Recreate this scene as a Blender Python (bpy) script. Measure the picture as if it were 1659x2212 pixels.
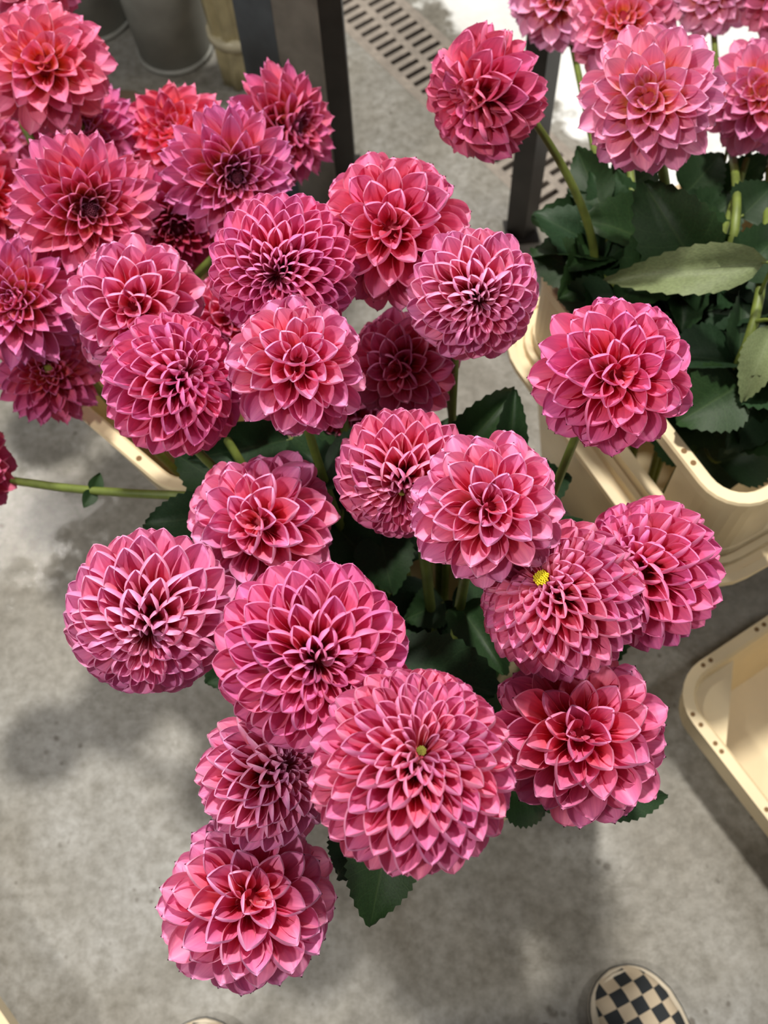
import bpy, bmesh, math, random
from mathutils import Vector, Matrix
R_ = random.Random(7)
PI = math.pi
for o in list(bpy.data.objects): bpy.data.objects.remove(o)
scene = bpy.context.scene
COL = scene.collection

# ------------------------------------------------------------------ camera
F_PX, IMG_W, IMG_H, CAM_H = 2250.0, 1659.0, 2212.0, 1.45
CX, CY = IMG_W / 2, IMG_H / 2
NADIR = (916.0, 2176.0)                       # where plumb lines of the photograph meet
_dn = Vector(((NADIR[0] - CX) / F_PX, -(NADIR[1] - CY) / F_PX, -1)).normalized()
_up = -_dn
_fw = Vector((0, 0, -1)); _fy = (_fw - _up * _fw.dot(_up)).normalized(); _rx = _fy.cross(_up)
ROT = Matrix((_rx, _fy, _up))                 # camera axes -> world
CAM = Vector((0, 0, CAM_H))
cd = bpy.data.cameras.new('camera'); cam = bpy.data.objects.new('camera', cd); COL.objects.link(cam)
cam.matrix_world = Matrix.Translation(CAM) @ ROT.to_4x4()
cd.sensor_fit = 'VERTICAL'; cd.sensor_height = 36.0; cd.lens = F_PX / IMG_H * 36.0
cd.clip_start = 0.02
cd.dof.use_dof = True; cd.dof.focus_distance = 0.70; cd.dof.aperture_fstop = 9.0
scene.camera = cam

def ray(p): return ROT @ Vector(((p[0] - CX) / F_PX, -(p[1] - CY) / F_PX, -1))
def camv(x, y): return (ROT @ Vector((x, y, 0.2))).normalized()
def at_depth(p, d): return CAM + ray(p) * d
def on_z(p, z):
    v = ray(p); return CAM + v * ((z - CAM_H) / v.z)

# ------------------------------------------------------------------ light
w = bpy.data.worlds.new('hall'); scene.world = w; w.use_nodes = True
w.node_tree.nodes['Background'].inputs[0].default_value = (0.95, 0.97, 1.0, 1)
w.node_tree.nodes['Background'].inputs[1].default_value = 0.13
def area(name, loc, target, size, power, col):
    d = bpy.data.lights.new(name, 'AREA'); d.shape = 'DISK'; d.size = size; d.energy = power; d.color = col
    o = bpy.data.objects.new(name, d); COL.objects.link(o); o.location = loc
    o.rotation_euler = (Vector(target) - Vector(loc)).to_track_quat('-Z', 'Y').to_euler()
    return o
area('hall_lamp_key', (0.10, 1.75, 4.3), (0, 0.5, 0.4), 0.26, 185, (1.0, 0.95, 0.87))
area('hall_lamp_front', (-2.0, -1.0, 4.2), (0.1, 0.4, 0.4), 0.35, 75, (1.0, 0.96, 0.90))
area('hall_lamp_left', (-2.15, 2.85, 4.2), (-0.1, 0.5, 0.3), 0.4, 45, (1.0, 0.95, 0.88))
area('hall_lamp_right', (2.4, 0.6, 4.2), (0.1, 0.5, 0.3), 0.4, 30, (1.0, 0.96, 0.90))
vs = scene.view_settings
vs.view_transform = 'Standard'; vs.look = 'None'; vs.gamma = 1.0; vs.use_curve_mapping = False; vs.exposure = 0.1

# ------------------------------------------------------------------ helpers
def tag(o, label, cat, group=None):
    o['label'] = label; o['category'] = cat
    if group: o['group'] = group
    return o
def empty(name, loc=(0, 0, 0), label=None, cat=None, group=None):
    o = bpy.data.objects.new(name, None); COL.objects.link(o); o.location = loc; o.empty_display_size = 0.05
    if label: tag(o, label, cat, group)
    return o
def link(name, me, mat=None, parent=None, M=None):
    o = bpy.data.objects.new(name, me); COL.objects.link(o)
    if mat is not None and len(me.materials) == 0: me.materials.append(mat)
    if parent is not None: o.parent = parent
    if M is not None: o.matrix_basis = M
    return o
def mesh(name, V, Fc, smooth=True):
    me = bpy.data.meshes.new(name); me.from_pydata([tuple(v) for v in V], [], Fc); me.update()
    if smooth: me.polygons.foreach_set('use_smooth', [True] * len(me.polygons))
    return me
def struct(o): o['kind'] = 'structure'; return o
def sm(x, a=0.0, b=1.0):
    x = min(1, max(0, (x - a) / (b - a))); return x * x * (3 - 2 * x)
def lerp(a, b, t): return a + (b - a) * t

# ------------------------------------------------------------------ materials
def newmat(name):
    m = bpy.data.materials.new(name); m.use_nodes = True
    nt = m.node_tree; b = nt.nodes['Principled BSDF']
    return m, nt, b
def N(nt, typ, **kw):
    n = nt.nodes.new(typ)
    for k, v in kw.items(): setattr(n, k, v)
    return n
def ramp(nt, fac, stops):
    r = N(nt, 'ShaderNodeValToRGB'); e = r.color_ramp.elements
    while len(e) < len(stops): e.new(0.5)
    for el, (p, c) in zip(e, stops):
        el.position = p; el.color = (*c, 1)
    nt.links.new(fac, r.inputs[0]); return r.outputs[0]
def mixc(nt, fac, a, b, mode='MIX'):
    n = N(nt, 'ShaderNodeMix', data_type='RGBA', blend_type=mode)
    for s, v in ((0, fac), (6, a), (7, b)):
        if isinstance(v, (int, float)): n.inputs[s].default_value = v
        elif isinstance(v, tuple): n.inputs[s].default_value = (*v, 1)
        else: nt.links.new(v, n.inputs[s])
    return n.outputs[2]
def mth(nt, op, a, b=None):
    n = N(nt, 'ShaderNodeMath', operation=op)
    for i, v in enumerate((a, b)):
        if v is None: continue
        if isinstance(v, (int, float)): n.inputs[i].default_value = v
        else: nt.links.new(v, n.inputs[i])
    return n.outputs[0]
def attr(nt, name): return N(nt, 'ShaderNodeAttribute', attribute_name=name).outputs['Fac']
def noise(nt, vec, scale, detail=4, rough=0.55):
    n = N(nt, 'ShaderNodeTexNoise'); n.inputs['Scale'].default_value = scale
    n.inputs['Detail'].default_value = detail; n.inputs['Roughness'].default_value = rough
    if vec is not None: nt.links.new(vec, n.inputs['Vector'])
    return n.outputs[0]
def bump(nt, h, bsdf, strength, dist=0.002):
    n = N(nt, 'ShaderNodeBump'); n.inputs['Strength'].default_value = strength; n.inputs['Distance'].default_value = dist
    nt.links.new(h, n.inputs['Height']); nt.links.new(n.outputs[0], bsdf.inputs['Normal'])
def objco(nt): return N(nt, 'ShaderNodeTexCoord').outputs['Object']
def plain(name, col, rough=0.5, metal=0.0, var=0.12, scale=30, bmp=0.0):
    m, nt, b = newmat(name)
    n = noise(nt, objco(nt), scale)
    c = ramp(nt, n, [(0.3, tuple(x * (1 - var) for x in col)), (0.7, tuple(min(1, x * (1 + var)) for x in col))])
    nt.links.new(c, b.inputs['Base Color']); b.inputs['Roughness'].default_value = rough; b.inputs['Metallic'].default_value = metal
    if bmp: bump(nt, n, b, bmp)
    return m
def petal_mat(name, stops, edge, edge_amt=0.7):
    m, nt, b = newmat(name)
    t = attr(nt, 'pt'); u = attr(nt, 'pu')
    base = ramp(nt, t, stops)
    au = mth(nt, 'ABSOLUTE', u)
    e = ramp(nt, au, [(0.74, (0, 0, 0)), (1.0, (1, 1, 1))])
    tipf = ramp(nt, t, [(0.95, (0, 0, 0)), (1.0, (0.7, 0.7, 0.7))])
    ef = mth(nt, 'MULTIPLY', mth(nt, 'MAXIMUM', e, tipf), edge_amt)
    c = mixc(nt, ef, base, edge)
    oi = N(nt, 'ShaderNodeObjectInfo')
    # fine lengthwise veins, different on each petal
    cmb = N(nt, 'ShaderNodeCombineXYZ')
    nt.links.new(mth(nt, 'MULTIPLY', u, 5.0), cmb.inputs[0]); nt.links.new(mth(nt, 'MULTIPLY', t, 0.9), cmb.inputs[1])
    nt.links.new(mth(nt, 'MULTIPLY', oi.outputs['Random'], 60.0), cmb.inputs[2])
    st = noise(nt, cmb.outputs[0], 1.6, 4)
    c = mixc(nt, 1.0, c, ramp(nt, st, [(0.3, (0.84, 0.74, 0.86)), (0.7, (1.06, 1.12, 1.06))]), 'MULTIPLY')
    c = mixc(nt, 1.0, c, oi.outputs['Color'], 'MULTIPLY')
    rb = N(nt, 'ShaderNodeHueSaturation')
    nt.links.new(mth(nt, 'ADD', mth(nt, 'MULTIPLY', oi.outputs['Random'], 0.03), 0.485), rb.inputs['Hue'])
    nt.links.new(mth(nt, 'ADD', mth(nt, 'MULTIPLY', oi.outputs['Random'], 0.16), 0.92), rb.inputs['Value'])
    nt.links.new(c, rb.inputs['Color'])
    nt.links.new(rb.outputs[0], b.inputs['Base Color'])
    b.inputs['Roughness'].default_value = 0.48
    b.inputs['Specular IOR Level'].default_value = 0.35
    b.inputs['Sheen Weight'].default_value = 0.08
    bump(nt, st, b, 0.25, 0.0006)
    tr = N(nt, 'ShaderNodeBsdfTranslucent'); nt.links.new(rb.outputs[0], tr.inputs[0])
    mx = N(nt, 'ShaderNodeMixShader'); mx.inputs[0].default_value = 0.22
    nt.links.new(b.outputs[0], mx.inputs[1]); nt.links.new(tr.outputs[0], mx.inputs[2])
    nt.links.new(mx.outputs[0], nt.nodes['Material Output'].inputs[0])
    return m
P_BALL = petal_mat('petal_ball', [(0.0, (0.80, 0.03, 0.04)), (0.45, (0.89, 0.105, 0.205)), (0.75, (0.90, 0.20, 0.38)), (1.0, (0.90, 0.28, 0.52))], (0.95, 0.42, 0.62), 0.52)
P_OPEN = petal_mat('petal_open', [(0.0, (0.92, 0.42, 0.06)), (0.28, (0.90, 0.23, 0.09)), (0.55, (0.88, 0.14, 0.22)), (1.0, (0.87, 0.23, 0.47))], (0.92, 0.40, 0.60), 0.5)
P_PALE = petal_mat('petal_pale', [(0.0, (0.97, 0.58, 0.08)), (0.35, (0.95, 0.30, 0.16)), (0.62, (0.93, 0.30, 0.46)), (1.0, (0.93, 0.36, 0.60))], (0.96, 0.55, 0.74), 0.6)
M_STEM = plain('stem_green', (0.13, 0.17, 0.03), 0.5, var=0.25, scale=60)
M_CALYX = plain('calyx_green', (0.10, 0.16, 0.04), 0.5)
M_CORE = plain('petal_base', (0.45, 0.02, 0.06), 0.6)
M_DISC_Y = plain('disc_yellow', (0.80, 0.70, 0.03), 0.5)
M_DISC_G = plain('disc_green', (0.30, 0.30, 0.05), 0.5)
M_DISC_P = plain('disc_purple', (0.16, 0.02, 0.05), 0.5, var=0.4, scale=200)

def leaf_mat(name, col, vein):
    m, nt, b = newmat(name)
    t = attr(nt, 'pt'); u = attr(nt, 'pu'); au = mth(nt, 'ABSOLUTE', u)
    mid = ramp(nt, au, [(0.0, (1, 1, 1)), (0.06, (0, 0, 0))])
    # side veins: slanted stripes
    sv = mth(nt, 'FRACT', mth(nt, 'MULTIPLY', mth(nt, 'SUBTRACT', t, mth(nt, 'MULTIPLY', au, 0.22)), 8.0))
    svm = ramp(nt, mth(nt, 'ABSOLUTE', mth(nt, 'SUBTRACT', sv, 0.5)), [(0.0, (0.45, 0.45, 0.45)), (0.06, (0, 0, 0))])
    v = mth(nt, 'MAXIMUM', mid, svm)
    oi = N(nt, 'ShaderNodeObjectInfo')
    n = noise(nt, objco(nt), 45)
    c = ramp(nt, n, [(0.3, tuple(x * 0.75 for x in col)), (0.75, tuple(x * 1.25 for x in col))])
    c = mixc(nt, mth(nt, 'MULTIPLY', v, 0.5), c, vein)
    c = mixc(nt, 1.0, c, oi.outputs['Color'], 'MULTIPLY')
    nt.links.new(c, b.inputs['Base Color']); b.inputs['Roughness'].default_value = 0.52; b.inputs['Specular IOR Level'].default_value = 0.3
    bump(nt, mth(nt, 'ADD', mth(nt, 'MULTIPLY', v, -0.5), n), b, 0.25, 0.0008)
    tr = N(nt, 'ShaderNodeBsdfTranslucent'); nt.links.new(c, tr.inputs[0])
    mx = N(nt, 'ShaderNodeMixShader'); mx.inputs[0].default_value = 0.18
    nt.links.new(b.outputs[0], mx.inputs[1]); nt.links.new(tr.outputs[0], mx.inputs[2])
    nt.links.new(mx.outputs[0], nt.nodes['Material Output'].inputs[0])
    return m
M_LEAF = leaf_mat('leaf_dark', (0.018, 0.045, 0.016), (0.05, 0.09, 0.035))
M_LEAF_PALE = leaf_mat('leaf_underside', (0.17, 0.21, 0.085), (0.22, 0.26, 0.12))

def floor_mat():
    m, nt, b = newmat('concrete')
    co = objco(nt)
    n1 = noise(nt, co, 2.2, 6, 0.6); n2 = noise(nt, co, 60, 6, 0.7); n3 = noise(nt, co, 9, 5, 0.6)
    c1 = ramp(nt, n1, [(0.32, (0.185, 0.168, 0.135)), (0.5, (0.25, 0.24, 0.215)), (0.68, (0.32, 0.32, 0.31))])
    c2 = ramp(nt, n2, [(0.3, (0.62, 0.60, 0.55)), (0.62, (1.14, 1.14, 1.14))])
    c = mixc(nt, 1.0, c1, c2, 'MULTIPLY')
    c = mixc(nt, 0.6, c, ramp(nt, n3, [(0.35, (0.75, 0.74, 0.70)), (0.65, (1.15, 1.15, 1.15))]), 'MULTIPLY')
    vo = N(nt, 'ShaderNodeTexVoronoi'); vo.inputs['Scale'].default_value = 55; nt.links.new(co, vo.inputs['Vector'])
    spots = ramp(nt, mth(nt, 'ADD', vo.outputs['Distance'], mth(nt, 'MULTIPLY', mth(nt, 'SUBTRACT', 0.62, n3), 3.0)), [(0.06, (0.22, 0.17, 0.11)), (0.28, (1, 1, 1))])
    c = mixc(nt, 0.75, c, spots, 'MULTIPLY')
    # white floor paint beyond the drain: a half plane with a worn edge
    sx = N(nt, 'ShaderNodeSeparateXYZ'); nt.links.new(co, sx.inputs[0])
    dist = mth(nt, 'ADD', mth(nt, 'MULTIPLY', sx.outputs[0], PAINT[0]), mth(nt, 'MULTIPLY', sx.outputs[1], PAINT[1]))
    dist = mth(nt, 'SUBTRACT', dist, PAINT[2])
    worn = mth(nt, 'ADD', mth(nt, 'MULTIPLY', dist, 9.0), mth(nt, 'MULTIPLY', mth(nt, 'SUBTRACT', noise(nt, co, 14, 5), 0.52), 2.6))
    pf = ramp(nt, worn, [(0.0, (0, 0, 0)), (0.35, (1, 1, 1))])
    pc = ramp(nt, n3, [(0.35, (0.74, 0.74, 0.70)), (0.6, (0.88, 0.89, 0.88))])
    c = mixc(nt, pf, c, pc)
    nt.links.new(c, b.inputs['Base Color'])
    rr = ramp(nt, noise(nt, co, 3.0, 4), [(0.38, (0.25, 0.25, 0.25)), (0.6, (0.62, 0.62, 0.62))])
    # a wet patch left of the crates
    vd = N(nt, 'ShaderNodeVectorMath', operation='DISTANCE'); nt.links.new(co, vd.inputs[0]); vd.inputs[1].default_value = WET
    wet = ramp(nt, mth(nt, 'ADD', vd.outputs['Value'], mth(nt, 'MULTIPLY', mth(nt, 'SUBTRACT', noise(nt, co, 22, 4), 0.5), 0.35)), [(0.07, (1, 1, 1)), (0.12, (0, 0, 0))])
    rr = mixc(nt, wet, rr, (0.10, 0.10, 0.10))
    nt.links.new(rr, b.inputs['Roughness'])
    bump(nt, n2, b, 0.25, 0.003)
    return m

# ------------------------------------------------------------------ floor and drain
gA, gB = on_z((742, 64), 0), on_z((1187, 490), 0)
gC = on_z((1215, 307), 0)
g_u = (gB - gA).normalized(); g_v = Vector((-g_u.y, g_u.x, 0))
if g_v.dot(gC - gA) < 0: g_v = -g_v
g_w = g_v.dot(gC - gA)                                   # width of the drain
PAINT = (g_v.x, g_v.y, g_v.dot(gC) + 0.012)
WET = on_z((55, 1118), 0)
M_FLOOR = floor_mat()
M_GRATE = plain('grate_iron', (0.26, 0.225, 0.19), 0.65, var=0.2, scale=60, bmp=0.15)
M_DARK = plain('drain_pit', (0.03, 0.028, 0.022), 0.9)
# floor: four slabs around the drain channel so the channel is a real pit
def gp(a, b, z=0.0): return gA + g_u * a + g_v * b + Vector((0, 0, z))
GL0, GL1 = -1.3, 1.6
V = [gp(-8, -8), gp(8, -8), gp(8, 0), gp(-8, 0),
     gp(-8, g_w), gp(8, g_w), gp(8, 8), gp(-8, 8),
     gp(GL0, 0), gp(GL0, g_w), gp(GL1, 0), gp(GL1, g_w),
     gp(GL0, 0, -0.07), gp(GL0, g_w, -0.07), gp(GL1, 0, -0.07), gp(GL1, g_w, -0.07)]
Fc = [(0, 1, 2, 10, 8, 3), (4, 9, 11, 5, 6, 7), (3, 8, 9, 4), (10, 2, 5, 11), (12, 14, 15, 13), (8, 10, 14, 12), (9, 13, 15, 11), (8, 12, 13, 9), (10, 11, 15, 14)]
fl = struct(link('floor', mesh('floor', V[:12], Fc[:4], False), M_FLOOR))
PIT_V = V[8:]; PIT_F = [tuple(i - 8 for i in f) for f in Fc[4:]]
def box_mesh(name, sx, sy, sz, bev=0.0):
    bm = bmesh.new(); bmesh.ops.create_cube(bm, size=1)
    bmesh.ops.scale(bm, vec=(sx, sy, sz), verts=bm.verts)
    if bev: bmesh.ops.bevel(bm, geom=bm.edges[:], offset=bev, segments=2, profile=0.7, affect='EDGES')
    me = bpy.data.meshes.new(name); bm.to_mesh(me); bm.free(); return me
g_ang = math.atan2(g_u.y, g_u.x)
drain = empty('drain_grate', gp(0, 0), 'long slotted iron drain grate set flush in the concrete floor', 'drain')
drain.rotation_euler = (0, 0, g_ang)
sgn = 1 if Vector((-math.sin(g_ang), math.cos(g_ang), 0)).dot(g_v) > 0 else -1
GLn = GL1 - GL0; gm = (GL0 + GL1) / 2
Mi = Matrix.Translation(gp(0, 0)) @ Matrix.Rotation(g_ang, 4, 'Z'); Mi.invert()
link('channel', mesh('channel', [Mi @ v for v in PIT_V], PIT_F, False), M_DARK, drain)
side_w = g_w * 0.13
ch = box_mesh('side_rail', GLn, side_w, 0.02, 0.002)
for yy in (side_w / 2, g_w - side_w / 2):
    link('side_rail', ch, M_GRATE, drain, Matrix.Translation((gm, sgn * yy, -0.0095)))
ribm = box_mesh('middle_rail', GLn, g_w * 0.10, 0.018, 0.002)
link('middle_rail', ribm, M_GRATE, drain, Matrix.Translation((gm, sgn * g_w * 0.5, -0.0095)))
PITCH = 0.0245
slot_len = g_w * 0.5 - side_w + 0.004
barm = box_mesh('bar', PITCH * 0.56, slot_len, 0.018, 0.002)
nb = 0
for i in range(int(GLn / PITCH) + 1):
    for k in (0, 1):
        a = GL0 + (i + 0.5 * k) * PITCH
        p = gp(a, g_w * (0.28 + 0.44 * k))
        v = ROT.transposed() @ (p - CAM)
        x = CX - v.x / v.z * F_PX; y = CY + v.y / v.z * F_PX
        if -60 < x < 1720 and -60 < y < 720:
            link('bar', barm, M_GRATE, drain, Matrix.Translation((a, sgn * g_w * (0.29 + 0.42 * k), -0.0096))); nb += 1

# ------------------------------------------------------------------ flower crates
M_CREAM = plain('cream_plastic', (0.78, 0.64, 0.40), 0.38, var=0.07, scale=14)
M_HOLE = plain('rim_hole', (0.20, 0.11, 0.04), 0.8)
def rr_ring(lx, ly, r, off, z, seg=7):
    hx, hy = lx / 2 + off, ly / 2 + off; rr = max(0.004, r + off); pts = []
    for (sx, sy, a0) in ((1, 1, 0), (-1, 1, PI / 2), (-1, -1, PI), (1, -1, 1.5 * PI)):
        for i in range(seg + 1):
            a = a0 + PI / 2 * i / seg
            pts.append((sx * (hx - rr) + rr * math.cos(a), sy * (hy - rr) + rr * math.sin(a), z))
    return pts
def sweep_rr(name, lx, ly, r, prof, closed=True, sel=None, seg=7):
    """profile of (offset, z) swept round a rounded rectangle; sel picks the run of ring points to keep"""
    rings = [rr_ring(lx, ly, r, o, z, seg) for o, z in prof]
    n = len(rings[0]); V = []; Fc = []
    if sel is None:
        for rg in rings: V += rg
        m = len(prof)
        for i in range(m if closed else m - 1):
            j = (i + 1) % m
            for k in range(n):
                k2 = (k + 1) % n; Fc.append((i * n + k, i * n + k2, j * n + k2, j * n + k))
    else:
        s = [i % n for i in sel]; q = len(s)
        for rg in rings: V += [rg[i] for i in s]
        m = len(prof)
        for i in range(m):
            j = (i + 1) % m
            for k in range(q - 1): Fc.append((i * q + k, i * q + k + 1, j * q + k + 1, j * q + k))
        Fc.append(tuple(i * q for i in range(m))[::-1]); Fc.append(tuple(i * q + q - 1 for i in range(m)))
    me = mesh(name, V, Fc); return me
def flat_shade(me, ang=0.6):
    me.polygons.foreach_set('use_smooth', [False] * len(me.polygons)); return me
def crate(loc, yaw, lx, ly, label, ztop=0.5, ztub=0.365, taper=-0.045):
    t = empty('flower_crate', loc, label, 'crate'); t.rotation_euler = (0, 0, yaw); rc = 0.045
    # tub: tapered wall with a stepped ledge and ribs at the top
    prof = [(taper + 0.0, 0.0), (-0.006, ztub - 0.06), (0.006, ztub - 0.052), (0.006, ztub - 0.040), (0.020, ztub - 0.036), (0.020, ztub - 0.022), (0.034, ztub - 0.018), (0.034, ztub - 0.008), (0.024, ztub - 0.008), (0.023, ztub - 0.012), (0.014, ztub - 0.012), (0.013, ztub),
            (0.006, ztub), (0.005, ztub - 0.004), (-0.004, ztub - 0.004), (-0.012, ztub - 0.03), (taper - 0.006, 0.012)]
    me = flat_shade(sweep_rr('tub', lx, ly, rc, prof, closed=False)); link('tub', me, M_CREAM, t)
    bt = rr_ring(lx, ly, rc, taper, 0.006); me = mesh('tub_floor', bt + rr_ring(lx, ly, rc, taper, 0.0), [tuple(range(len(bt))), tuple(range(2 * len(bt) - 1, len(bt) - 1, -1))] + [(i, (i + 1) % len(bt), len(bt) + (i + 1) % len(bt), len(bt) + i) for i in range(len(bt))], False)
    link('tub_floor', me, M_CREAM, t)
    # collar: lower bar, top rim, corner panels and a panel in the middle of each side, windows between
    zb = ztub - 0.006
    def bar(name, z0, z1, o0, o1):
        me = flat_shade(sweep_rr(name, lx, ly, rc, [(o0, z0), (o1, z0), (o1, z1), (o0, z1)])); return link(name, me, M_CREAM, t)
    bar('collar_base', zb, zb + 0.022, -0.010, 0.004)
    rim = flat_shade(sweep_rr('collar_rim', lx, ly, rc, [(-0.009, ztop - 0.020), (0.004, ztop - 0.022), (0.006, ztop - 0.003), (0.004, ztop), (-0.008, ztop), (-0.010, ztop - 0.003)]))
    rim_o = link('collar_rim', rim, M_CREAM, t)
    seg = 7; n = 4 * (seg + 1)
    # corner panels: the arc plus a short straight run made by extra ring points
    def panel(name, pts_xy, th=0.005):
        V = []; Fc = []
        for (x, y, nx, ny) in pts_xy:
            for (o, z) in ((0.002, zb + 0.018), (0.002, ztop - 0.012), (0.002 - th, ztop - 0.012), (0.002 - th, zb + 0.018)):
                V.append((x + nx * o, y + ny * o, z))
        q = len(pts_xy)
        for i in range(q - 1):
            for k in range(4): Fc.append((i * 4 + k, i * 4 + (k + 1) % 4, (i + 1) * 4 + (k + 1) % 4, (i + 1) * 4 + k))
        Fc.append((3, 2, 1, 0)); Fc.append(tuple((q - 1) * 4 + k for k in range(4)))
        link(name, mesh(name, V, Fc, False), M_CREAM, t)
    ext = 0.035
    for (sx, sy, a0) in ((1, 1, 0), (-1, 1, PI / 2), (-1, -1, PI), (1, -1, 1.5 * PI)):
        cx, cy = sx * (lx / 2 - rc), sy * (ly / 2 - rc); pts = []
        for i in range(-1, seg + 2):
            a = a0 + PI / 2 * min(1, max(0, i / seg)); nx, ny = math.cos(a), math.sin(a)
            x, y = cx + rc * nx, cy + rc * ny
            if i == -1: x, y = x + math.sin(a) * ext, y - math.cos(a) * ext
            if i == seg + 1: x, y = x - math.sin(a) * ext, y + math.cos(a) * ext
            pts.append((x, y, nx, ny))
        panel('corner_panel', pts)
    # small nail holes in pairs along the rim
    hm = bpy.data.meshes.get('rim_hole_mesh')
    if hm is None:
        hm = mesh('rim_hole_mesh', [(0.0032 * math.cos(a * PI / 4), 0.0032 * math.sin(a * PI / 4), z) for z in (0, 0.0006) for a in range(8)], [tuple(range(8, 16))] + [(i, (i + 1) % 8, 8 + (i + 1) % 8, 8 + i) for i in range(8)], False)
    for s in (-1, 1):
        for x in (-0.30, -0.10, 0.10, 0.30):
            for dx in (-0.008, 0.008):
                link('rim_hole', hm, M_HOLE, rim_o, Matrix.Translation((x * lx + dx, s * (ly / 2 - 0.002), ztop - 0.0001)))
        for y in (-0.24, 0.24):
            for dy in (-0.008, 0.008):
                link('rim_hole', hm, M_HOLE, rim_o, Matrix.Translation((s * (lx / 2 - 0.002), y * ly + dy, ztop - 0.0001)))
    return t
YR = math.radians(-65.4); YL = math.radians(-46.0); YM = math.radians(-58)
def corner_place(S, yaw, lx, ly):      # S: world xy of the near corner (+x,-y in the crate's own axes)
    u = Vector((math.cos(yaw), math.sin(yaw), 0)); v = Vector((-u.y, u.x, 0))
    c = Vector((S.x, S.y, 0)) - u * lx / 2 + v * ly / 2; return c
CR = corner_place(on_z((1580, 1112), 0.5), YR, 0.372, 0.29)
CL = corner_place(on_z((398, 1092), 0.5), YL, 0.38, 0.23)
CM = Vector((0.052, 0.355, 0))
crate(CR, YR, 0.372, 0.29, 'cream plastic crate with open-sided collar, crowded with leaves, next to the drain')
def tub(loc, yaw, lx, ly, h, taper, label):
    t = empty('flower_tub', loc, label, 'tub'); t.rotation_euler = (0, 0, yaw); rc = 0.045
    prof = [(taper, 0.0), (-0.016, h - 0.03), (-0.004, h - 0.026), (0.001, h - 0.003), (-0.001, h), (-0.012, h), (-0.015, h - 0.003), (-0.020, h - 0.03), (taper - 0.006, 0.010)]
    link('wall', flat_shade(sweep_rr('tub_wall', lx, ly, rc, prof, closed=False)), M_CREAM, t)
    bt = rr_ring(lx, ly, rc, taper - 0.004, 0.010); b2 = rr_ring(lx, ly, rc, taper - 0.004, 0.0); n = len(bt)
    link('base', mesh('tub_base', bt + b2, [tuple(range(n)), tuple(range(2 * n - 1, n - 1, -1))] + [(i, (i + 1) % n, n + (i + 1) % n, n + i) for i in range(n)], False), M_CREAM, t)
    hm = bpy.data.meshes['rim_hole_mesh']
    for s in (-1, 1):
        for x in (-0.3, 0.0, 0.3):
            link('rim_hole', hm, M_HOLE, t, Matrix.Translation((x * lx, s * (ly / 2 - 0.0065), h - 0.0001)))
        for y in (-0.42, -0.1, 0.1, 0.3):
            link('rim_hole', hm, M_HOLE, t, Matrix.Translation((s * (lx / 2 - 0.0065), y * ly, h - 0.0001)))
tub(CL, YL, 0.38, 0.23, 0.5, -0.09, 'tapered cream plastic tub under the orange-hearted dahlias, its bare inside showing')
crate(CM, YM, 0.29, 0.23, 'cream plastic crate hidden under the large bunch of ball dahlias', ztop=0.39, ztub=0.29, taper=-0.055)
# low empty tray
def tray(loc, yaw, lx, ly, h, label):
    t = empty('plastic_tray', loc, label, 'tray'); t.rotation_euler = (0, 0, yaw); rc = 0.05
    prof = [(-0.024, 0.0), (-0.010, h * 0.45), (0.001, h * 0.5), (0.008, h - 0.010), (0.010, h), (-0.004, h), (-0.008, h - 0.004), (-0.020, h * 0.4), (-0.034, 0.010)]
    link('wall', flat_shade(sweep_rr('tray_wall', lx, ly, rc, prof, closed=False)), M_CREAM, t)
    bt = rr_ring(lx, ly, rc, -0.03, 0.010); b2 = rr_ring(lx, ly, rc, -0.03, 0.0); n = len(bt)
    link('base', mesh('tray_base', bt + b2, [tuple(range(n)), tuple(range(2 * n - 1, n - 1, -1))] + [(i, (i + 1) % n, n + (i + 1) % n, n + i) for i in range(n)], False), M_CREAM, t)
    # flat corner shelf plates that leave triangular hand holes
    for sx in (-1, 1):
        for sy in (-1, 1):
            x0, y0 = sx * (lx / 2 - 0.006), sy * (ly / 2 - 0.006)
            d = 0.095
            pts = [(x0 - sx * d, y0), (x0 - sx * 0.045, y0), (x0 - sx * 0.013, y0 - sy * 0.013), (x0, y0 - sy * 0.045), (x0, y0 - sy * d)]
            V = [(x, y, z) for z in (h - 0.022, h - 0.030) for x, y in pts]; k = len(pts)
            Fc = [tuple(range(k)), tuple(range(2 * k - 1, k - 1, -1))] + [(i, (i + 1) % k, k + (i + 1) % k, k + i) for i in range(k)]
            link('corner_shelf', mesh('corner_shelf', V, Fc, False), M_CREAM, t)
    hm = bpy.data.meshes['rim_hole_mesh']
    for s in (-1, 1):
        for x in (-0.40, -0.36, -0.29, -0.26, -0.05, -0.02, 0.2, 0.23):
            link('rim_hole', hm, M_HOLE, t, Matrix.Translation((x * lx, s * (ly / 2 + 0.003), h - 0.0001)))
        for y in (-0.34, -0.3, -0.05, -0.01, 0.28, 0.32):
            link('rim_hole', hm, M_HOLE, t, Matrix.Translation((s * (lx / 2 + 0.003), y * ly, h - 0.0001)))
    return t
YQ = math.radians(-62)
qW = on_z((1493, 1492), 0.13)
uq = Vector((math.cos(YQ), math.sin(YQ), 0)); vq = Vector((-uq.y, uq.x, 0))
tray(Vector((qW.x, qW.y, 0)) + uq * 0.185 + vq * 0.14, YQ, 0.40, 0.31, 0.13, 'empty low cream plastic tray standing on the bare concrete')

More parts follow.
